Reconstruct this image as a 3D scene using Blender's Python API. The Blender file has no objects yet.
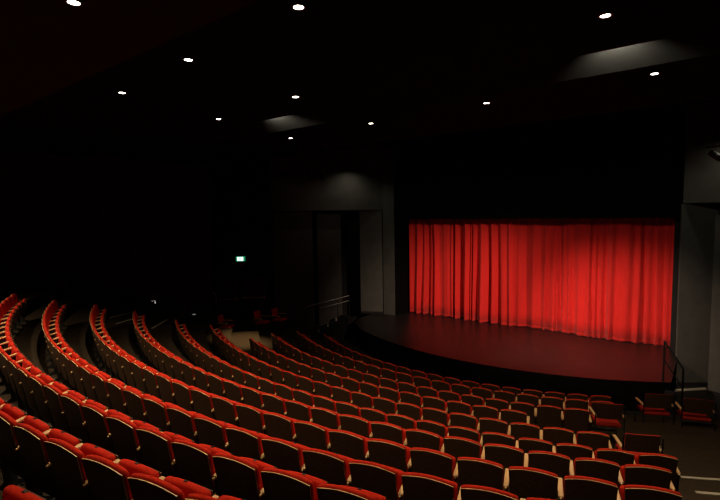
import bpy, bmesh, math, random
from math import sin, cos, pi, radians as R_, degrees
from mathutils import Vector, Matrix
random.seed(7)
C = bpy.context.scene.collection

# ------------------------------------------------------------------ materials
def mat(name, col, rough=0.6, metal=0.0, noise=0.0, nscale=40, bump=0.0, spec=0.5, sheen=0.0, emit=None, estr=0.0, stretch=None):
    m = bpy.data.materials.new(name); m.use_nodes = True
    nt = m.node_tree; b = nt.nodes['Principled BSDF']
    b.inputs['Base Color'].default_value = (*col, 1)
    b.inputs['Roughness'].default_value = rough
    b.inputs['Metallic'].default_value = metal
    b.inputs['Specular IOR Level'].default_value = spec
    if sheen: b.inputs['Sheen Weight'].default_value = sheen
    if emit:
        b.inputs['Emission Color'].default_value = (*emit, 1); b.inputs['Emission Strength'].default_value = estr
    if noise or bump:
        tc = nt.nodes.new('ShaderNodeTexCoord'); mp = nt.nodes.new('ShaderNodeMapping')
        nt.links.new(tc.outputs['Object'], mp.inputs[0])
        if stretch: mp.inputs['Scale'].default_value = stretch
        n = nt.nodes.new('ShaderNodeTexNoise'); n.inputs['Scale'].default_value = nscale; n.inputs['Detail'].default_value = 4
        nt.links.new(mp.outputs[0], n.inputs['Vector'])
        if noise:
            r = nt.nodes.new('ShaderNodeValToRGB')
            r.color_ramp.elements[0].position = 0.3; r.color_ramp.elements[1].position = 0.7
            r.color_ramp.elements[0].color = (*[c*(1-noise) for c in col], 1)
            r.color_ramp.elements[1].color = (*[min(1, c*(1+noise)) for c in col], 1)
            nt.links.new(n.outputs['Fac'], r.inputs[0]); nt.links.new(r.outputs[0], b.inputs['Base Color'])
        if bump:
            bp = nt.nodes.new('ShaderNodeBump'); bp.inputs['Strength'].default_value = bump; bp.inputs['Distance'].default_value = 0.01
            nt.links.new(n.outputs['Fac'], bp.inputs['Height']); nt.links.new(bp.outputs[0], b.inputs['Normal'])
    return m
M = dict(
 red   = mat('red_upholstery', (.58,.024,.009), .9, noise=.18, nscale=60, bump=.15, spec=.12),
 redch = mat('red_chair_cloth', (.50,.022,.010), .85, noise=.15, nscale=60, spec=.25),
 shell = mat('dark_plywood', (.085,.042,.022), .5, noise=.3, nscale=12, spec=.3, stretch=(1,1,8)),
 wood  = mat('pale_beech', (.78,.47,.21), .42, noise=.12, nscale=20, spec=.45, stretch=(8,1,8)),
 iron  = mat('black_iron', (.018,.017,.016), .5, metal=.2),
 rblk  = mat('black_rail_paint', (.006,.006,.006), .7, spec=.15),
 plate = mat('black_plate', (.008,.008,.008), .4),
 steel = mat('brushed_steel', (.5,.48,.46), .35, metal=.8),
 rail  = mat('pale_rail', (.55,.5,.47), .45, metal=.1),
 curt  = mat('red_velour', (.66,.022,.018), .9, noise=.10, nscale=6, spec=.15, sheen=.1, stretch=(6,6,.3)),
 stage = mat('black_stage_boards', (.014,.011,.010), .38, noise=.2, nscale=5, spec=.5, bump=.03),
 carpet= mat('brown_grey_carpet', (.042,.028,.017), .95, noise=.25, nscale=30, spec=.1, bump=.2),
 black = mat('black_paint', (.012,.011,.011), .85, noise=.15, nscale=3, spec=.2),
 ceil  = mat('black_ceiling_board', (.006,.0055,.0055), .95, noise=.1, nscale=3, spec=.1),
 ceil2 = mat('bounce_tinted_soffit_board', (.036,.018,.014), .95, noise=.1, nscale=3, spec=.1),  # reddish brown base stands in for red bounce light on the soffit
 patch = mat('spill_paled_ceiling_board', (.012,.0115,.010), .9, noise=.1, nscale=3, spec=.1),  # paler copy of the ceiling board, lightened where the lamp spill falls
 velvet= mat('black_velvet', (.004,.0035,.0035), .98, noise=.1, nscale=3, spec=0),
 grey  = mat('charcoal_wall_paint', (.066,.064,.055), .8, noise=.12, nscale=2.5, spec=.2),
 brown = mat('dark_brown_wall', (.035,.014,.012), .9, noise=.15, nscale=3, spec=.1),
 door  = mat('dark_red_door', (.02,.009,.008), .6, noise=.1, nscale=5),
 nose  = mat('pale_nosing_and_streak', (.50,.44,.33), .7, noise=.15, nscale=25),
 lamp  = mat('lit_lamp_glass', (1,.95,.85), .4, emit=(1,.93,.80), estr=14),
 slamp = mat('lit_step_lamp', (1,.95,.9), .4, emit=(1,.95,.9), estr=.9),
 slamp2= mat('faint_step_lamp', (1,.95,.9), .4, emit=(1,.95,.9), estr=.22),
 trim  = mat('dark_lamp_trim', (.03,.028,.026), .5),
 exw   = mat('exit_sign_white', (.8,1,.9), .4, emit=(.80,1,.88), estr=1.8),
 exg   = mat('exit_sign_green', (0,.35,.15), .4, emit=(.02,.45,.2), estr=.55),
 glass = mat('spot_lens', (.5,.5,.52), .08, metal=.6),
)

# ------------------------------------------------------------------ mesh helpers
def link(name, bm, mats, parent=None, smooth=False, bevel=0, sub=0):
    me = bpy.data.meshes.new(name)
    bmesh.ops.recalc_face_normals(bm, faces=bm.faces)
    if smooth:
        for f in bm.faces: f.smooth = True
    bm.to_mesh(me); bm.free()
    if not isinstance(mats, (list, tuple)): mats = [mats]
    for m in mats: me.materials.append(m)
    o = bpy.data.objects.new(name, me); C.objects.link(o)
    if parent: o.parent = parent
    if bevel:
        b = o.modifiers.new('bevel', 'BEVEL'); b.width = bevel; b.segments = 2; b.limit_method = 'ANGLE'
    if sub:
        s = o.modifiers.new('sub', 'SUBSURF'); s.levels = sub; s.render_levels = sub
    return o
def box(bm, x0, x1, y0, y1, z0, z1, mtx=None, mi=0):
    vs = [bm.verts.new((x, y, z)) for x in (x0, x1) for y in (y0, y1) for z in (z0, z1)]
    if mtx: 
        for v in vs: v.co = mtx @ v.co
    for q in ((0,1,3,2),(4,6,7,5),(0,4,5,1),(2,3,7,6),(0,2,6,4),(1,5,7,3)):
        f = bm.faces.new([vs[i] for i in q]); f.material_index = mi
    return vs
def rbox(bm, x0, x1, y0, y1, z0, z1, r, seg=3, mtx=None, mi=0):
    b2 = bmesh.new(); box(b2, x0, x1, y0, y1, z0, z1)
    bmesh.ops.bevel(b2, geom=list(b2.edges)+list(b2.verts), offset=r, segments=seg, profile=.5, affect='EDGES')
    merge(bm, b2, mtx, mi)
def merge(bm, b2, mtx=None, mi=0):
    mp = {}
    for v in b2.verts: mp[v] = bm.verts.new(mtx @ v.co if mtx else v.co)
    for f in b2.faces:
        nf = bm.faces.new([mp[v] for v in f.verts]); nf.material_index = mi
    b2.free()
def tube(bm, pts, r, n=8, mi=0, closed=False):
    pts = [Vector(p) for p in pts]; rings = []
    N = len(pts)
    for i, p in enumerate(pts):
        a = pts[(i-1) % N] if (i or closed) else p; b = pts[(i+1) % N] if (i < N-1 or closed) else p
        d = (b-a).normalized(); u = d.orthogonal().normalized() if not rings else (prev - d*prev.dot(d)).normalized()
        prev = u; w = d.cross(u)
        rings.append([bm.verts.new(p + (u*cos(2*pi*k/n) + w*sin(2*pi*k/n))*r) for k in range(n)])
    for i in range(N if closed else N-1):
        A, B = rings[i], rings[(i+1) % N]
        for k in range(n):
            f = bm.faces.new((A[k], A[(k+1)%n], B[(k+1)%n], B[k])); f.material_index = mi
    if not closed:
        bm.faces.new(rings[0][::-1]).material_index = mi; bm.faces.new(rings[-1]).material_index = mi
def disc_ring(bm, r0, r1, z0, z1, n=24, mi=0):
    def ring(r, z): return [bm.verts.new((r*cos(2*pi*k/n), r*sin(2*pi*k/n), z)) for k in range(n)]
    a, b, c, d = ring(r0, z0), ring(r1, z0), ring(r1, z1), ring(r0, z1)
    for A, B in ((a,b),(b,c),(c,d),(d,a)):
        for k in range(n): bm.faces.new((A[k], A[(k+1)%n], B[(k+1)%n], B[k])).material_index = mi
def disc(bm, r, z, n=24, mi=0, th=.01):
    a = [bm.verts.new((r*cos(2*pi*k/n), r*sin(2*pi*k/n), z)) for k in range(n)]
    b = [bm.verts.new((r*cos(2*pi*k/n), r*sin(2*pi*k/n), z+th)) for k in range(n)]
    bm.faces.new(a); bm.faces.new(b)
    for k in range(n): bm.faces.new((a[k], a[(k+1)%n], b[(k+1)%n], b[k]))
    for f in bm.faces: f.material_index = mi
def prism(bm, outline, z0, z1, mi=0):
    a = [bm.verts.new((x, y, z0)) for x, y in outline]; b = [bm.verts.new((x, y, z1)) for x, y in outline]
    n = len(a)
    bm.faces.new(a).material_index = mi; bm.faces.new(b).material_index = mi
    for k in range(n): bm.faces.new((a[k], a[(k+1)%n], b[(k+1)%n], b[k])).material_index = mi
def empty(name, loc=(0,0,0), rz=0):
    o = bpy.data.objects.new(name, None); C.objects.link(o); o.location = loc; o.rotation_euler = (0,0,rz); o.empty_display_size = .1
    return o
def tag(o, label=None, cat=None, group=None, kind=None):
    if label: o['label'] = label
    if cat: o['category'] = cat
    if group: o['group'] = group
    if kind: o['kind'] = kind
    return o
def struct(name, bm, m, **k):
    o = link(name, bm, m, **k); o['kind'] = 'structure'; return o
def copy_tree(o, parent=None, children=None):
    c = o.copy(); C.objects.link(c)
    if parent: c.parent = parent; c.matrix_parent_inverse = o.matrix_parent_inverse.copy()
    for ch in (KIDS.get(o.name, [])): copy_tree(ch, c)
    return c
KIDS = {}
def register(o):
    KIDS[o.name] = [c for c in bpy.data.objects if c.parent == o]
    for c in KIDS[o.name]: register(c)

# ------------------------------------------------------------------ layout constants (metres; arcs centred on 0,0, stage towards +y)
T0 = -14.784
ROWR = dict(A=21.78,B=20.888,C=19.965,D=19.054,E=18.046,F=16.960,G=15.72,H=14.607,I=13.635,J=12.572,K=11.423,L=10.261)
ROWZ = dict(A=3.34,B=2.999,C=2.660,D=2.351,E=2.050,F=1.709,G=1.265,H=.990,I=.796,J=.549,K=.310,L=0.0)
ORDER = 'ABCDEFGHIJKL'
STAGE_Z = .521; PIT_Z = -.4
CAM = Vector((6.69305, -22.01639, 5.64873)); YAW = R_(-37.6355); PITCH = R_(-4.5447); ROLL = -0.0158066; F = 459.302
fw = Vector((sin(YAW)*cos(PITCH), cos(YAW)*cos(PITCH), sin(PITCH))); rt0 = Vector((cos(YAW), -sin(YAW), 0)); up0 = rt0.cross(fw)
rt = rt0*cos(ROLL) + up0*sin(ROLL); up = -rt0*sin(ROLL) + up0*cos(ROLL)
def in_view(P, m=0):
    D = Vector(P)-CAM; z = D.dot(fw)
    if z < .2: return False
    u = 360+F*D.dot(rt)/z; v = 250-F*D.dot(up)/z
    return -m < u < 720+m and -m < v < 500+m
cd = bpy.data.cameras.new('camera'); cam = bpy.data.objects.new('camera', cd); C.objects.link(cam)
cd.sensor_width = 36; cd.lens = F*36/720; cd.clip_start = .05; cd.clip_end = 200
cam.matrix_world = Matrix(((rt.x, up.x, -fw.x, CAM.x), (rt.y, up.y, -fw.y, CAM.y), (rt.z, up.z, -fw.z, CAM.z), (0,0,0,1)))
bpy.context.scene.camera = cam

def pol(r, a, z): a = R_(a); return (r*sin(a), -r*cos(a), z)

# ------------------------------------------------------------------ floor: curved terraces
bm = bmesh.new()
def sector(bm, r0, r1, a0, a1, z0, z1, n=48, mi=0):
    rings = []
    for k in range(n+1):
        a = a0+(a1-a0)*k/n
        rings.append([bm.verts.new(pol(r0,a,z0)), bm.verts.new(pol(r1,a,z0)), bm.verts.new(pol(r1,a,z1)), bm.verts.new(pol(r0,a,z1))])
    for k in range(n):
        A, B = rings[k], rings[k+1]
        for j in range(4): bm.faces.new((A[j], A[(j+1)%4], B[(j+1)%4], B[j])).material_index = mi
    bm.faces.new(rings[0]).material_index = mi; bm.faces.new(rings[-1][::-1]).material_index = mi
BASE = -.8
for i, k in enumerate(ORDER):
    rin = (ROWR[ORDER[i+1]]+.14) if i < 11 else 9.3
    rout = ROWR[k]+.14
    sector(bm, rin, rout, -41, 45, BASE, ROWZ[k])
sector(bm, ROWR['A']+.14, 30, -62, 62, BASE, 3.65)
# exit landing beyond the left ends of the rows
sector(bm, 11.9, ROWR['H']+.14, -75, -41, BASE, .55, n=16); sector(bm, ROWR['H']+.14, 17.2, -75, -47.5, BASE, .55, n=12)
for i, k in enumerate('ABCDEFG'):
    rin = ROWR[ORDER[i+1]]+.14; sector(bm, rin, ROWR[k]+.14, -62 if k in 'ABCDE' else -47.5, -41, BASE, ROWZ[k], n=16)
sector(bm, 9.3, 11.9, -75, -41, BASE, 0.0, n=12)
struct('floor', bm, M['carpet'])
bm = bmesh.new(); box(bm, -22, 16, -12.5, 9, -.9, PIT_Z)
struct('floor_pit', bm, M['black'])

# ------------------------------------------------------------------ stage
bm = bmesh.new()
out = []
for k in range(41):
    x = -5.86+11.72*k/40; out.append((x, 3.7-math.sqrt(11.3**2-x*x)))
out = [(-7.0,-4.4), (-6.6,-5.3)] + out[1:] + [(5.86,-3.0), (5.86,4), (-6.3,4), (-6.3,-2.6), (-7.0,-3.2)]
prism(bm, out, PIT_Z, STAGE_Z)
bm.normal_update()
for f in bm.faces:
    if abs(f.normal.z) < .5: f.material_index = 1
struct('stage_floor', bm, [M['stage'], M['velvet']])

# ------------------------------------------------------------------ curtain
def curtain():
    root = empty('stage_curtain', (0, -1.88, STAGE_Z))
    tag(root, 'long red velour curtain with vertical folds closed across the stage opening', 'curtain')
    rnd = random.Random(3)
    x = -5.8; knots = []
    while x < 5.8:
        left = max(0, min(1, (1.2-x)/5)); w = rnd.choice((.05,.08,.12,.16,.22,.30))*(1 + .1*(1-left)); a = rnd.choice((.03,.06,.10,.15))*(1.0+.9*left)*min(1,w/.12)
        knots.append((x, (a if len(knots)%2 else -a*.8) + .03*sin(x*1.7))); x += w
    knots.append((x, 0))
    def yo(px, z):
        # smooth interpolation between fold knots; folds relax and shift slightly with height
        px2 = px + .03*sin(px*2.1+z*.55)
        for (xa, ya), (xb, yb) in zip(knots, knots[1:]):
            if xa <= px2 <= xb:
                t = (px2-xa)/(xb-xa); t = t*t*(3-2*t); y = ya+(yb-ya)*t; break
        else: y = 0
        return y*(.85+.15*cos(z)) + .08*sin(px*1.3+.4) + .045*sin(px*4.1+z*.2) + .02*sin(px*8.3+z*.3) + .006*sin(px*31)
    def grid(z0f, z1f, nz, th, off):
        bm = bmesh.new(); nx = 760; V = {}
        for s in (0, 1):
            for i in range(nx+1):
                px = -5.59+11.16*i/nx; hem = .015*sin(px*3.3)+.012*sin(px*9.1+1)
                for j in range(nz+1):
                    z = z0f+(z1f-z0f)*j/nz + (hem if z0f < .1 and j == 0 else 0)
                    V[s,i,j] = bm.verts.new((px, yo(px, z)+off-(th if s == 0 else 0), max(z,.006)))
        for i in range(nx):
            for j in range(nz):
                bm.faces.new((V[0,i,j],V[0,i+1,j],V[0,i+1,j+1],V[0,i,j+1])); bm.faces.new((V[1,i,j],V[1,i,j+1],V[1,i+1,j+1],V[1,i+1,j]))
            bm.faces.new((V[0,i,0],V[1,i,0],V[1,i+1,0],V[0,i+1,0]))
        return bm
    link('drape', grid(.02, 7.4, 12, .008, 0), M['curt'], root, smooth=True)
    link('hem', grid(.01, .13, 1, .016, .004), M['curt'], root, smooth=True)
    bm = bmesh.new(); tube(bm, [(-5.59,0,7.42),(5.57,0,7.42)], .03); link('track', bm, M['iron'], root)
curtain()

# ------------------------------------------------------------------ walls around the stage
H = 10.5
def wallbox(name, p, q, z0, z1, th, m, back=True):
    # vertical slab from p to q, thickness th behind it (to the left of p->q)
    p = Vector((*p,0)); q = Vector((*q,0)); d = (q-p).normalized(); n = Vector((-d.y, d.x, 0))*th
    bm = bmesh.new(); prism(bm, [(p.x,p.y),(q.x,q.y),((q+n).x,(q+n).y),((p+n).x,(p+n).y)], z0, z1)
    return struct(name, bm, m)
wallbox('wall_proscenium_header', (-5.82,-3), (5.86,-3), 5.33, H, .15, M['velvet'])
wallbox('trim_1', (-6.5,-3), (-5.82,-3), PIT_Z, H, .22, M['grey'])           # left pier
bm = bmesh.new(); prism(bm, [(-5.82,-2.98),(-5.60,-2.1),(-5.9,-2.1),(-5.9,-2.98)], PIT_Z, H); struct('trim_2', bm, M['velvet'])  # black reveal left
bm = bmesh.new(); box(bm, 5.60, 5.86, -2.5, -1.6, PIT_Z, H); struct('trim_3', bm, M['black'])      # right reveal
# splayed wall above the side opening, left
LW = [(-10.2,-7.1), (-6.5,-3.0)]
wallbox('wall_left_header', *LW, 5.82, H, .25, M['grey'])
bm = bmesh.new(); prism(bm, [(-10.2,-6.9),(-6.5,-2.8),(-6.5,-1.2),(-12.4,-5.0)], 5.85, 5.95); struct('ceiling_left_alcove', bm, M['black'])
# splayed wall above the side opening, right
wallbox('wall_right_header', (5.86,-3.36), (11.5,-6.1), 5.82, H, .25, M['grey'])
bm = bmesh.new(); prism(bm, [(6.0,-2.9),(11.4,-5.4),(12.6,-3.6),(6.0,-1.0)], 5.85, 5.95); struct('ceiling_right_alcove', bm, M['black'])
# angled panels inside the side openings
def panel(name, p, q, z0, z1, label, th=.06):
    p = Vector((*p,0)); q = Vector((*q,0)); d = (q-p); L = d.length; a = math.atan2(d.y, d.x)
    r = empty(name, (p.x,p.y,z0), a); tag(r, label, 'panel')
    bm = bmesh.new(); box(bm, 0, L, 0, th, 0, z1-z0); link('leaf', bm, M['grey'], r, bevel=.006)
    bm = bmesh.new(); box(bm, 0, L, -.012, 0, 0, .12); link('kick_rail', bm, M['black'], r)
    return r
panel('masking_panel', (-7.54,-3.56), (-6.52,-3.05), STAGE_Z, 5.8, 'tall charcoal panel beside the left end of the red curtain, half in shadow')
panel('masking_panel', (5.84,-3.37), (6.82,-2.68), PIT_Z, 5.8, 'tall charcoal panel right of the red curtain behind the black handrail')
panel('masking_panel', (-10.45,-6.75), (-9.15,-5.32), PIT_Z, 5.8, 'tall wide dark panel at the left end of the side opening, nearest the exit doors')
panel('masking_panel', (-9.02,-5.14), (-8.20,-4.26), PIT_Z, 5.66, 'tall narrow dark panel directly left of the black gap in the side opening')
panel('masking_panel', (6.72,-3.55), (7.9,-3.9), PIT_Z, 5.42, 'charcoal panel at the right edge of the photo beyond the stage')
bm = bmesh.new(); prism(bm, [(-12.6,-5.2),(-6.2,-.2),(-6.2,0),(-12.8,-5.0)], PIT_Z, H); struct('wall_left_alcove_back', bm, M['black'])
bm = bmesh.new(); box(bm, 5.9, 14, .2, .4, PIT_Z, H); struct('wall_right_alcove_back', bm, M['black'])
bm = bmesh.new(); box(bm, -8, 8, 3.6, 3.8, PIT_Z, H); struct('wall_stage_back', bm, M['black'])
# pale strip at the foot of the right panel
bm = bmesh.new(); prism(bm, [(5.72,-4.02),(6.64,-3.14),(6.69,-3.19),(5.77,-4.07)], PIT_Z+.002, PIT_Z+.05)
tag(link('floor_edge_strip', bm, M['nose']), 'pale floor edge strip below the charcoal panel right of the stage', 'edge strip')

# house walls
bm = bmesh.new(); prism(bm, [(-13.2,-27),(-12.182,-9.063),(-12.5,-8.9),(-13.6,-27)], -.5, H); struct('wall_left', bm, M['brown'])
bm = bmesh.new(); box(bm, 13.0, 13.3, -27, .4, -.9, H); struct('wall_right', bm, M['black'])
bm = bmesh.new(); box(bm, -14, 13.3, -27.2, -27, -.9, H); struct('wall_rear', bm, M['black'])

def wpt(P, Q, t, off, z):      # point at distance t from P along P->Q, off metres in front of it
    P = Vector((*P,0)); Q = Vector((*Q,0)); d = (Q-P).normalized(); n = Vector((d.y,-d.x,0))
    p = P+d*t+n*off; return Vector((p.x,p.y,z))
EP, EQ = (-12.182,-9.063), (-10.061,-7.147)
EA = math.atan2(EQ[1]-EP[1], EQ[0]-EP[0])
wallbox('wall_exit', EP, EQ, -.4, H, .3, M['black'])
wallbox('wall_exit_return', (-10.35,-7.35), (-10.2,-7.1), -.4, H, .3, M['black'])
LZ = .55
def exit_door(t0, t1, n, hb):
    p = wpt(EP, EQ, t0, .02, LZ); r = empty('door_%d' % n, p, EA); r['kind'] = 'structure'
    L = t1-t0
    bm = bmesh.new(); box(bm, .01, L-.01, -.04, .0, .01, 2.15); link('leaf', bm, M['door'], r, bevel=.004)
    bm = bmesh.new(); tube(bm, [(.10,-.10,hb),(L-.08,-.10,hb)], .02); box(bm, .06,.14,-.11,-.04,hb-.05,hb+.05); box(bm, L-.14,L-.06,-.11,-.04,hb-.05,hb+.05)
    link('push_bar', bm, M['rail'], r)
    bm = bmesh.new(); box(bm, .05, L-.05, -.052, -.04, .02, .05); link('kick_plate', bm, M['rail'], r)
    bm = bmesh.new(); box(bm, -.06, .01, -.06, 0, 0, 2.22); box(bm, L-.01, L+.06, -.06, 0, 0, 2.22); box(bm, -.06, L+.06, -.06, 0, 2.15, 2.22); link('frame', bm, M['black'], r)
exit_door(.22, 1.18, 1, 1.1); exit_door(1.32, 2.50, 2, 1.16)
# exit sign: white running figure field on green case
p = wpt(EP, EQ, 1.33, .05, 3.57); r = empty('exit_sign', p, EA); tag(r, 'small lit green and white exit sign with a running figure above the exit doors', 'exit sign')
bm = bmesh.new(); rbox(bm, -.21,.21,-.05,.05,-.10,.12,.012); link('case', bm, M['exg'], r)
bm = bmesh.new(); box(bm, -.15,.13,-.06,-.05,-.075,.095); link('lit_face', bm, M['exw'], r)
bm = bmesh.new()
def limb(a, b, w):
    a = Vector(a); b = Vector(b); d = (b-a).normalized(); n = Vector((-d.y,d.x))*w
    q = [a+n,b+n,b-n,a-n]; f = [bm.verts.new((v.x,-.062,v.y)) for v in q]; g = [bm.verts.new((v.x,-.066,v.y)) for v in q]
    bm.faces.new(f); bm.faces.new(g)
    for k in range(4): bm.faces.new((f[k],f[(k+1)%4],g[(k+1)%4],g[k]))
limb((-.01,.05),(-.03,-.01),.016); limb((-.03,-.01),(.02,-.03),.01); limb((.02,-.03),(.015,-.07),.009); limb((-.03,-.01),(-.06,-.045),.01); limb((-.06,-.045),(-.10,-.045),.008)
limb((-.01,.045),(.04,.03),.008); limb((.04,.03),(.06,.045),.007); limb((-.01,.045),(-.06,.04),.008); limb((-.06,.04),(-.07,.01),.007)
limb((.0,.085),(.0,.06),.012)
link('running_figure', bm, M['exg'], r)
# signal box under the sign
p = wpt(EP, EQ, 1.36, .03, 3.32); bm = bmesh.new(); rbox(bm,-.06,.06,-.03,.03,-.07,.07,.01)
o = link('alarm_box', bm, mat('faded_red_plastic',(.25,.05,.05),.5)); o.location = p; o.rotation_euler = (0,0,EA); tag(o, 'small dull red alarm box right under the lit exit sign', 'alarm')
# pale post at the door jamb
bm = bmesh.new(); tube(bm, [(-.13,0,1.46),(0,0,1.36),(.02,0,.90)], .035, n=8)
o = link('door_grab_rail', bm, M['rail']); o.location = wpt(EP,EQ,.10,.10,LZ); o.rotation_euler = (0,0,EA); tag(o, 'pale bent grab rail at the left jamb of the exit doors', 'grab rail')
# wall handrail down the side aisle
WP, WQ = (-13.2,-27), (-12.182,-9.063); WLEN = (Vector((*WQ,0))-Vector((*WP,0))).length
def wl(y, off, z):
    t = (y+27)/(-9.063+27)*WLEN; return wpt(WP, WQ, t, off, z)
bm = bmesh.new(); tube(bm, [wl(-11.4,.09,2.28), wl(-10.25,.09,1.80), wl(-9.2,.09,1.345)], .02)
for y, z in ((-11.2,2.2),(-10.2,1.77),(-9.4,1.42)): tube(bm, [wl(y,-.01,z-.06), wl(y,.09,z-.06), wl(y,.09,z)], .012, n=6)
tag(link('wall_handrail', bm, M['iron']), 'dark sloping handrail on the left wall beside the aisle steps', 'handrail')
def wall_lamp(y, z, m, w, h, label):
    r = empty('aisle_lamp', wl(y,.0,z), pi/2-.0567); tag(r, label, 'wall lamp')
    bm = bmesh.new(); rbox(bm, -w/2-.02,w/2+.02,-.05,.0,-h/2-.02,h/2+.02,.01); link('housing', bm, M['trim'], r)
    bm = bmesh.new(); rbox(bm, -w/2,w/2,-.16,-.05,-h/2,h/2,.008); link('lens', bm, m, r)
wall_lamp(-12.04, 1.99, M['slamp'], .16, .12, 'bright small lamp low on the left wall beside the side aisle')
wall_lamp(-10.18, 1.09, M['slamp2'], .12, .10, 'faint small lamp low on the left wall nearer the exit doors')
bm = bmesh.new(); rbox(bm, -.22,.22,-.2,0,-.1,.1,.02); o = link('wall_speaker', bm, M['trim']); o.location = wl(-14.16,0,5.68); o.rotation_euler = (0,0,pi/2-.0567)
tag(o, 'small dark speaker box high on the left wall', 'speaker')

# ------------------------------------------------------------------ ceiling
bm = bmesh.new(); box(bm, -14, 13.3, -27.2, -18.8, 7.80, 8.4); struct('ceiling_rear', bm, M['ceil2'])
bm = bmesh.new(); box(bm, -14, 13.3, -18.8, -14.2, 8.0, 8.4); struct('ceiling_middle', bm, M['ceil'])
bm = bmesh.new()
a = [(-14.0,8.32),(-12.9,8.0),(-9,8.0),(-9,8.5),(-14.0,8.6)]
va = [bm.verts.new((-14,y,z)) for y,z in a]; vb = [bm.verts.new((13.3,y,z)) for y,z in a]
bm.faces.new(va); bm.faces.new(vb[::-1])
for k in range(5): 
    f = bm.faces.new((va[k],va[(k+1)%5],vb[(k+1)%5],vb[k]))
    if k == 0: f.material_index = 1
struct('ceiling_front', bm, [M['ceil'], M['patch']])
bm = bmesh.new(); box(bm, -14, 13.3, -14.3, 4.2, H, H+.2); struct('ceiling_stage', bm, M['ceil'])
bm = bmesh.new(); box(bm, -14, 13.3, -9.2, -9.0, 8.0, H); struct('ceiling_step', bm, M['ceil'])

def spot(name, loc, target, energy, ang, blend, col, rad=.03):
    l = bpy.data.lights.new(name, 'SPOT'); l.energy = energy; l.spot_size = R_(ang); l.spot_blend = blend; l.color = col; l.shadow_soft_size = rad
    o = bpy.data.objects.new(name, l); C.objects.link(o); o.location = loc
    o.rotation_euler = (Vector(target)-Vector(loc)).to_track_quat('-Z','Y').to_euler(); return o
WARM = (1,.80,.52)
def downlight(x, y, z, e, label, ang=108, tgt=None):
    r = empty('ceiling_downlight', (x,y,z)); tag(r, label, 'downlight', 'round downlights in the dark ceiling')
    bm = bmesh.new(); disc_ring(bm, .058, .09, -.012, .0); link('trim_ring', bm, M['trim'], r)
    bm = bmesh.new(); disc(bm, .057, -.008, th=.006); link('lamp_glass', bm, M['lamp'], r)
    if e: spot('downlight_beam', (x,y,z-.03), tgt or (x,y,z-3), e*1.12, ang, .9, WARM, .05)
DL = [ (-3.72,-11.92,8.0,'leftmost and lowest lit downlight, just below the left glow on the ceiling'),
       (-.51,-12.12,8.0,'lit downlight second from the left in the row nearest the stage'),
       (2.69,-12.25,8.0,'lit downlight third from the left in the row nearest the stage'),
       (5.78,-12.36,8.0,'lit downlight just under the right end of the ceiling glow'),
       (-2.94,-15.07,8.0,'small lit downlight left of the left ceiling glow, lower than its neighbour'),
       (-.03,-15.33,8.0,'lit downlight just above the left glow on the ceiling'),
       (5.56,-15.60,8.0,'large lit downlight above the right ceiling glow'),
       (-2.26,-17.69,8.0,'lit downlight third from the left edge, below the rear soffit edge'),
       (.34,-17.93,8.0,'lit downlight upper left, right of the rear soffit edge'),
       (2.87,-18.13,8.0,'lit downlight at the top centre of the photo'),
       (1.55,-19.96,7.80,'lit downlight in the rear soffit at the top left corner')]
ENERGY = [50,20,20,340,230,170,330,420,200,170,180]
for (x,y,z,l), e in zip(DL, ENERGY): downlight(x, y, z, e, l)
spot('downlight_beam', (-3.72,-11.92,7.96), (-7.75,-10.9,.6), 5500, 20, 1.0, (1,.74,.38), .05)
# the same lamps go on outside the frame, above and behind the camera
for x, y, z, e in ((5.5,-18.2,8.0,100),(-1.6,-20.4,7.8,200),(4.2,-20.4,7.8,130),(-4.6,-21.3,7.8,500),(-7.8,-21.6,7.8,800)): spot('downlight_beam', (x,y,z-.03), (x,y,0), e, 118, .7, WARM, .05)
# catwalk lamps in the ceiling slot: stage washes, with the spill they throw on the slope above them
for x, y, e, ex in ((5.4,-13.95,.9,.62),(-2.5,-13.95,.6,.4)):
    spot('catwalk_spill', (x,y-.10,8.14), (x+.0,y+.9,8.24), e*420, 105, 1.0, (1,.93,.78), .05)
def stage_spot(loc, tgt, e, ang, blend, col=(1,.84,.62)):
    spot('stage_wash', loc, tgt, e, ang, blend, col, .06)
def foh(x, tx, tz, e, ang, label):
    L = (x,-13.35,7.93); stage_spot(L, (tx,-1.88,tz), e, ang, 1.0, (1,.74,.56))
for a_ in ((9.6,-2.1,.1,3900,38),(9.8,-4.7,.3,5000,32),(-2.6,4.7,.0,4700,36),(6.0,3.7,-.1,2400,38),(-3.2,-4.4,.2,600,34)):
    foh(*a_, '')
spot('wall_wash', (-7.0,-4.85,7.75), (-7.8,-4.2,4.2), 27, 150, 1.0, (1,.92,.75), .015)
spot('wall_wash', (7.15,-4.75,7.7), (6.7,-3.6,4.2), 32, 150, 1.0, (1,.92,.75), .015)

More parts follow.
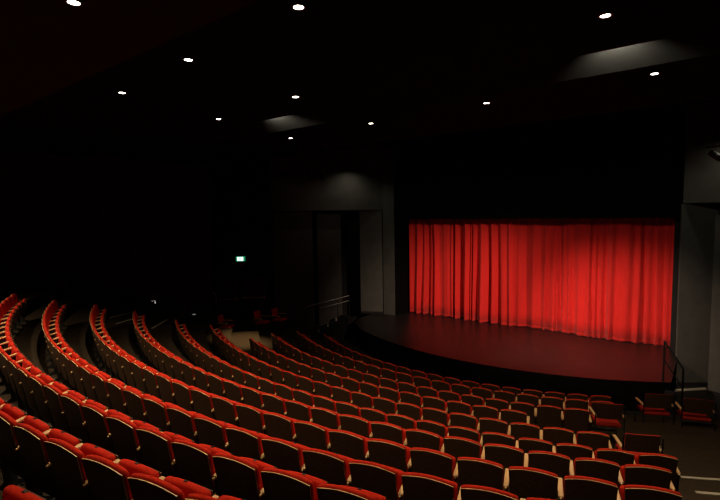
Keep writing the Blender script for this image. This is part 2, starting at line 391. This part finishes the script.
# lighting bars with spotlights
def fixture(loc, rz, tilt, label):
    r = empty('theatre_spotlight', loc, rz); tag(r, label, 'spotlight', 'spotlights hung high beside the stage')
    T = Matrix.Translation((0,0,-.28)) @ Matrix.Rotation(tilt,4,'X')
    bm = bmesh.new()
    n = 14
    prof = [(.0,-.22),(.07,-.22),(.095,-.12),(.095,.12),(.075,.14),(.075,.24),(.06,.24),(.06,.15)]
    rings = [[bm.verts.new(T @ Vector((rr*cos(2*pi*k/n), yy, rr*sin(2*pi*k/n)))) for k in range(n)] for rr, yy in prof[1:]]
    for A, B in zip(rings, rings[1:]):
        for k in range(n): bm.faces.new((A[k],A[(k+1)%n],B[(k+1)%n],B[k]))
    bm.faces.new(rings[0]); link('housing', bm, M['iron'], r, smooth=True)
    bm = bmesh.new(); vs = [bm.verts.new(T @ Vector((.06*cos(2*pi*k/n), .15, .06*sin(2*pi*k/n)))) for k in range(n)]; vt = [bm.verts.new(T @ Vector((.06*cos(2*pi*k/n), .165, .06*sin(2*pi*k/n)))) for k in range(n)]
    bm.faces.new(vs); bm.faces.new(vt)
    link('lens', bm, M['glass'], r)
    bm = bmesh.new(); tube(bm, [(-.12,0,-.28),(-.12,0,-.08),(0,0,-.03),(.12,0,-.08),(.12,0,-.28)], .012, n=6); tube(bm, [(0,0,-.04),(0,0,.04)], .02, n=6); link('yoke', bm, M['steel'], r)
BA, BB = Vector((-9.55,-7.05,7.75)), Vector((-8.1,-5.45,7.70))
bm = bmesh.new(); tube(bm, [BA, BB], .025)
for q in (BA.lerp(BB,.1), BA.lerp(BB,.9)): tube(bm, [q, (q.x,q.y,H-.01)], .012, n=6)
tag(link('lighting_bar', bm, M['iron']), 'black lighting bar high above the left side opening', 'lighting bar')
for k, (t, rz, ti, l) in enumerate(((.08,-1.2,-.7,'leftmost black spotlight on the bar above the left side opening'),(.35,-2.3,-.5,'second black spotlight from the left on the left bar, with a bright glint'),(.66,-.9,-.6,'third black spotlight from the left on the left bar'),(.92,-2.0,-.8,'rightmost black spotlight on the left bar, closest to the curtain'))):
    fixture(BA.lerp(BB,t), rz, ti, l)
bm = bmesh.new(); tube(bm, [(6.45,-4.9,7.42),(8.2,-5.9,7.42)], .025); tube(bm, [(6.6,-5.0,7.42),(6.6,-5.0,H-.01)], .012, n=6)
tag(link('lighting_bar', bm, M['iron']), 'black lighting bar at the right edge above the right side wall', 'lighting bar')
fixture((6.68,-5.0,7.42), -1.5, -.7, 'black spotlight at the right edge of the photo, high above the charcoal panels')

# ------------------------------------------------------------------ stage steps and railings
r = empty('stage_steps', (-7.75,-5.6,PIT_Z)); tag(r, 'short flight of black steps with pale edges left of the stage', 'steps')
for k in range(4):
    x0, y0 = -7.62-.04*k, -7.0+.68*k; z = .06+.15*k
    mt = Matrix.Translation((x0+7.75, y0+5.6, 0)) @ Matrix.Rotation(R_(12),4,'Z')
    bm = bmesh.new(); box(bm, -.28,.55,0,.68,0,z-PIT_Z-.0,mt); link('tread', bm, M['black'], r)
    bm = bmesh.new(); box(bm, -.28,-.20,-.012,.03,z-PIT_Z-.16,z-PIT_Z+.006,mt); link('edge_mark', bm, M['nose'], r)
for k, (A, B) in enumerate((((-8.25,-6.9,1.40),(-7.35,-4.6,1.62)), ((-8.25,-6.9,1.12),(-7.35,-4.6,1.36)))): 
    pass
def railing(name, A, B, zb, drop, label, m=None, r_=.02, post=True):
    A = Vector(A); B = Vector(B); r = empty(name, (A.x,A.y,zb)); tag(r, label, 'handrail'); O = Vector((A.x,A.y,zb))
    bm = bmesh.new(); tube(bm, [A-O, B-O], r_); link('top_rail', bm, m or M['rail'], r)
    bm = bmesh.new(); tube(bm, [A-O-Vector((0,0,drop)), B-O-Vector((0,0,drop))], r_*.9); link('mid_rail', bm, m or M['rail'], r)
    return r, O
r, O = railing('step_railing', (-8.12,-7.0,1.38), (-7.10,-5.05,1.72), -.4, .24, 'pair of pale sloping rails over the steps left of the stage', M['steel'], .014)
for P in ((-8.12,-7.0,1.38),(-7.10,-5.05,1.72)):
    bm = bmesh.new(); tube(bm, [Vector((P[0],P[1],-.35))-O, Vector(P)-O], .018); link('post', bm, M['iron'], r)
# right: black railing down from the stage
A = Vector((5.66,-5.98,1.74)); B = Vector((6.16,-6.55,1.15)); r = empty('stage_railing', (A.x,A.y,STAGE_Z)); O = Vector((A.x,A.y,STAGE_Z))
tag(r, 'black metal railing sloping down from the right corner of the stage', 'handrail')
bm = bmesh.new(); tube(bm, [A-O, B-O], .03); link('top_rail', bm, M['rblk'], r)
bm = bmesh.new(); tube(bm, [A-O-Vector((0,0,.55)), B-O-Vector((0,0,.55))], .02); link('mid_rail', bm, M['rblk'], r)
bm = bmesh.new(); tube(bm, [(0,0,.0), A-O], .028); link('post', bm, M['rblk'], r)
bm = bmesh.new(); tube(bm, [Vector((B.x,B.y,PIT_Z))-O, B-O], .028); link('post', bm, M['rblk'], r)
r = empty('stage_steps', (5.72,-6.46,PIT_Z), 0); tag(r, 'black steps at the right corner of the stage beneath the black railing', 'steps')
for k in range(3):
    bm = bmesh.new(); box(bm, .0+.24*k,.24+.24*k,.0,.42,0,.70-.22*k); link('tread', bm, M['black'], r)

# ------------------------------------------------------------------ aisle nosings, and strips painted as light streaks
def nosing(a, b, z, label, w=.07):  # pale strip laid on the left aisle in place of a light streak
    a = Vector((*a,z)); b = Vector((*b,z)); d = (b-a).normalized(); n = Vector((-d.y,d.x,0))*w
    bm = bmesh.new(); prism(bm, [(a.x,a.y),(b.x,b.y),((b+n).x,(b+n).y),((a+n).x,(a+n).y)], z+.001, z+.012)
    tag(link('nosing_and_light_streak', bm, M['nose']), label, 'step nosing', 'pale nosings on the aisle steps')
def arc_nosing(r, a0, a1, z, w, label):
    bm = bmesh.new(); sector(bm, r, r+w, a0, a1, z+.001, z+.012, n=14); tag(link('nosing_and_light_streak', bm, M['nose']), label, 'step nosing', 'pale nosings on the aisle steps')
arc_nosing(14.10, 26.9, 40, .990, .06, 'upper pale nosing strip on the right aisle steps, beside the row ends')
arc_nosing(15.02, 26.1, 40, 1.265, .06, 'lower pale nosing strip on the right aisle steps, at the bottom right corner')
nosing((-10.34,-14.63), (-10.64,-13.73), 2.05, 'pale painted light streak on the left aisle floor, farthest left of the three', .07)
nosing((-9.20,-14.94), (-9.45,-14.31), 2.05, 'pale painted light streak on the left aisle floor, just below the farthest left one', .07)
nosing((-8.9,-13.85), (-9.75,-12.80), 1.709, 'pale painted light streak on the left aisle floor, nearest the exit doors', .07)

# ------------------------------------------------------------------ theatre seats
def curve_plate(bm, w_top, w_bot, z0, z1, crown, y_top, y_bot, th, bow, nx=8, nz=6, rim=None, puff=0):
    V = {}
    for s in (0,1):
        for i in range(nx+1):
            u = i/nx*2-1
            for j in range(nz+1):
                t = j/nz; w = (w_bot+(w_top-w_bot)*t)/2
                z = z0+(z1-z0)*t + crown*(1-u*u)*t*t
                y = y_bot+(y_top-y_bot)*t - bow*(1-u*u)
                if s: y += th + puff*(1-u**4)*(1-(2*t-1)**4)
                V[s,i,j] = bm.verts.new((u*w, y, z))
    def q(a,b,c,d,mi=0): bm.faces.new((V[a],V[b],V[c],V[d])).material_index = mi
    for i in range(nx):
        for j in range(nz):
            q((0,i,j),(0,i+1,j),(0,i+1,j+1),(0,i,j+1)); q((1,i,j),(1,i,j+1),(1,i+1,j+1),(1,i+1,j))
        q((0,i,0),(1,i,0),(1,i+1,0),(0,i+1,0)); q((0,i,nz),(0,i+1,nz),(1,i+1,nz),(1,i,nz), 1 if rim else 0)
    for j in range(nz):
        q((0,0,j),(0,0,j+1),(1,0,j+1),(1,0,j)); q((0,nx,j),(1,nx,j),(1,nx,j+1),(0,nx,j+1))
def make_armrest(x):
    bm = bmesh.new()
    T = Matrix.Translation((x,.0,.600)) @ Matrix.Rotation(R_(11),4,'X')
    rbox(bm, -.027,.027, .045,.325, -.014,.014, .009, 2, T); rbox(bm, -.009,.009, .02,.05, -.012,.008, .004, 2, T); return bm
def make_standard(x):
    bm = bmesh.new()
    out = [(.02,0),(.30,0),(.30,.03),(.20,.08),(.20,.40),(.28,.60),(.28,.625),(.05,.585),(.07,.40),(.09,.08),(.02,.03)]
    a = [bm.verts.new((x-.015,y,z)) for y,z in out]; b = [bm.verts.new((x+.015,y,z)) for y,z in out]
    bm.faces.new(a); bm.faces.new(b[::-1])
    for k in range(len(a)): bm.faces.new((a[k],a[(k+1)%len(a)],b[(k+1)%len(a)],b[k]))
    box(bm, x-.04,x+.04,0,.32,0,.015); return bm
PITCHW = .55
def make_seat():
    r = empty('theatre_chair')
    bm = bmesh.new(); curve_plate(bm, .488,.455, .27,.836,.036, 0,.10,.008,.012, rim=True)
    link('back_shell', bm, [M['shell'], M['wood']], r)
    bm = bmesh.new(); curve_plate(bm, .508,.455, .40,.853,.036, .012,.100,.050,.010, nx=10, nz=7, puff=.02)
    link('back_cushion', bm, M['red'], r, smooth=True, sub=1)
    # seat folded up: upholstered face towards the back, moulded pan to the front
    T = Matrix.Translation((0,.235,.375)) @ Matrix.Rotation(R_(-6),4,'X')
    bm = bmesh.new(); b2 = bmesh.new(); curve_plate(b2, .455,.46, 0,.325,.028, 0,0,.065,.02, nx=10, nz=7, puff=.010); merge(bm, b2, T)
    link('seat_cushion', bm, M['red'], r, smooth=True, sub=1)
    bm = bmesh.new(); b2 = bmesh.new(); curve_plate(b2, .42,.43, .01,.305,.02, .070,.070,.012,.02); merge(bm, b2, T)
    link('seat_pan', bm, M['shell'], r)
    bm = bmesh.new(); rbox(bm, -.018,.018,.004,.032,.345,.354,.005,2,T); link('number_plate', bm, M['plate'], r)
    link('armrest', make_armrest(.275), M['wood'], r); link('standard', make_standard(.275), M['iron'], r)
    return r
E_PROTO = make_seat(); register(E_PROTO)
def make_end():   # the extra arm that closes the left end of a row
    r = empty('end'); a = link('armrest', make_armrest(-.275), M['wood'], r); b = link('standard', make_standard(-.275), M['iron'], r); return r, a, b
_e, endarm, endstd = make_end()
bpy.data.objects.remove(_e)

S = PITCHW
def steps(a0, n, r): return [a0+degrees(S/r)*i for i in range(n)]
# seat joints per row (degrees, before turning by T0): anchor joint, seats to the left of it, seats to its right
ROWS = dict(
 A=(5.6, 12, 0), B=(-3.68, 22, 4), C=(-0.91, 26, 3), D=(0.29, 25, 3), E=(4.84, 27, 1), F=(7.52, 27, 0), G=(9.40, 27, 0),
 H=(7.14, 24, 0), I=(1.90, 16, 0), J=(7.58, 20, 0), K=(11.4, 21, 0), L=(13.10, 20, 0))
LEFTEND = dict(C=-41.5,D=-42.4,E=-43.6,F=-44.0,G=-45.0,H=-43.9,I=-36.9,J=-43.0,K=-47.8,L=-47.8,B=-41.0,A=-41)
ORD = ['zeroth','first','second','third','fourth','fifth','sixth','seventh','eighth','ninth','tenth','eleventh','twelfth','thirteenth','fourteenth','fifteenth','sixteenth','seventeenth','eighteenth','nineteenth','twentieth','twenty-first','twenty-second','twenty-third','twenty-fourth','twenty-fifth','twenty-sixth','twenty-seventh','twenty-eighth','twenty-ninth','thirtieth','thirty-first','thirty-second']
first = True; total = 0
for k in ORDER:
    anchor, nl, nr = ROWS[k]; R = ROWR[k]; d = degrees(S/R)
    n = int(round((anchor-LEFTEND[k])/d)); 
    js = [anchor+d*nr-d*i for i in range(n+nr+1)]       # joints from the right end leftwards
    d2 = (js[0]-LEFTEND[k])/(len(js)-1) if False else d
    rowno = 12-ORDER.index(k)
    seats = []
    for i in range(len(js)-1):
        a = (js[i]+js[i+1])/2 - T0
        P = pol(R, a, ROWZ[k])
        vis = any(in_view(pol(R+dr, a+da, ROWZ[k]+dz)) for dr in (0,-.3) for da in (-d*.45, 0, d*.45) for dz in (.35,.87))
        seats.append((i, a, P, vis))
    vis_idx = [s for s in seats if s[3]]
    right_seen = vis_idx and vis_idx[0][0] == 0 and k in 'EFGHIJKL'
    m = len(vis_idx)
    for c, (i, a, P, v) in enumerate(vis_idx):
        if first: o = E_PROTO; first = False
        else: o = copy_tree(E_PROTO)
        o.location = P; o.rotation_euler = (0,0,R_(a)+random.uniform(-.006,.006))
        if k in 'AB': where = ORD[c+1]+' from the right in view, '; 
        elif right_seen: where = ORD[c+1]+' from the right end, '
        else: where = ORD[m-c]+' from the left end, '
        lab = 'red tip-up seat, ' + where + ORD[rowno] + ' row from the stage'
        tag(o, lab, 'theatre chair', 'tip-up seats in the '+ORD[rowno]+' row from the stage')
        total += 1
        if i == len(js)-2:
            for e in (endarm, endstd):
                q = e.copy(); C.objects.link(q); q.parent = o
print('SEATS', total)
for e in (endarm, endstd): bpy.data.objects.remove(e)

# ------------------------------------------------------------------ loose armchairs
def make_chair():
    r = empty('armchair')
    bm = bmesh.new(); curve_plate(bm, .50,.50, .60,.925,.006, -.02,.04,.012,.02, rim=True); link('back_shell', bm, [M['shell'], M['redch']], r)
    bm = bmesh.new(); curve_plate(bm, .49,.49, .61,.915,.006, -.008,.052,.035,.02, puff=.012); link('back_cushion', bm, M['redch'], r, smooth=True)
    bm = bmesh.new(); rbox(bm, -.25,.25,.06,.52,.42,.49,.025); link('seat', bm, M['redch'], r)
    for s in (-1,1):
        x = .285*s
        bm = bmesh.new(); tube(bm, [(x,-.06,.0),(x,.02,.45),(x,-.03,.90)], .014); link('rear_leg', bm, M['iron'], r)
        bm = bmesh.new(); tube(bm, [(x,.50,.0),(x,.47,.44),(x,.44,.64)], .014); link('front_leg', bm, M['iron'], r)
        bm = bmesh.new(); rbox(bm, x-.026,x+.026,-.0,.46,.645,.675,.011,2); link('armrest', bm, M['wood'], r)
    bm = bmesh.new(); tube(bm, [(-.285,.01,.41),(.285,.01,.41)], .012); link('rear_rail', bm, M['iron'], r)
    bm = bmesh.new(); tube(bm, [(-.285,.48,.40),(.285,.48,.40)], .012); link('front_rail', bm, M['iron'], r)
    for s in (-1,1):
        bm = bmesh.new(); tube(bm, [(.285*s,-.01,.72),(.25*s,-.0,.72)], .012); link('back_bracket', bm, M['iron'], r)
    return r
ch = make_chair(); register(ch)
CH = [((5.77,-8.76,0), 28, 'dark red armchair on black legs, left one of the front pair at right'),
      ((6.56,-8.54,0), 20, 'dark red armchair at the far right edge, right one of the front pair'),
      ((5.09,-11.33,.549), 26, 'red armchair with bright seat below its back, right end of third row'),
      ((5.88,-13.33,.990), 25, 'dark flat-topped armchair with pale arms at the right end of the fifth row'),
      ((-8.75,-8.35,.55), -72, 'red armchair with pale arms near the exit doors, right one of that pair'),
      ((-9.0,-9.14,.55), -72, 'red armchair with pale arms near the exit doors, left one of that pair'),
      ((-9.62,-10.58,.55), -60, 'single red armchair just past the left end of the fifth row')]
for i, (p, a, l) in enumerate(CH):
    o = ch if i == 0 else copy_tree(ch)
    o.location = p; o.rotation_euler = (0,0,R_(a)); o.scale = [(1.2,1.0,1.16),(1.2,1.0,1.14),(1.0,1.0,1.08),(1.04,1.0,.99)][i] if i < 4 else (1,1,1); tag(o, l, 'armchair', 'loose red armchairs')

# ------------------------------------------------------------------ world, view
w = bpy.data.worlds.new('world'); bpy.context.scene.world = w; w.use_nodes = True
w.node_tree.nodes['Background'].inputs[0].default_value = (1,.9,.8,1); w.node_tree.nodes['Background'].inputs[1].default_value = .0
sc = bpy.context.scene
sc.view_settings.view_transform = 'Standard'; sc.view_settings.look = 'None'; sc.view_settings.exposure = 0; sc.view_settings.gamma = 1
sc.view_settings.use_curve_mapping = False
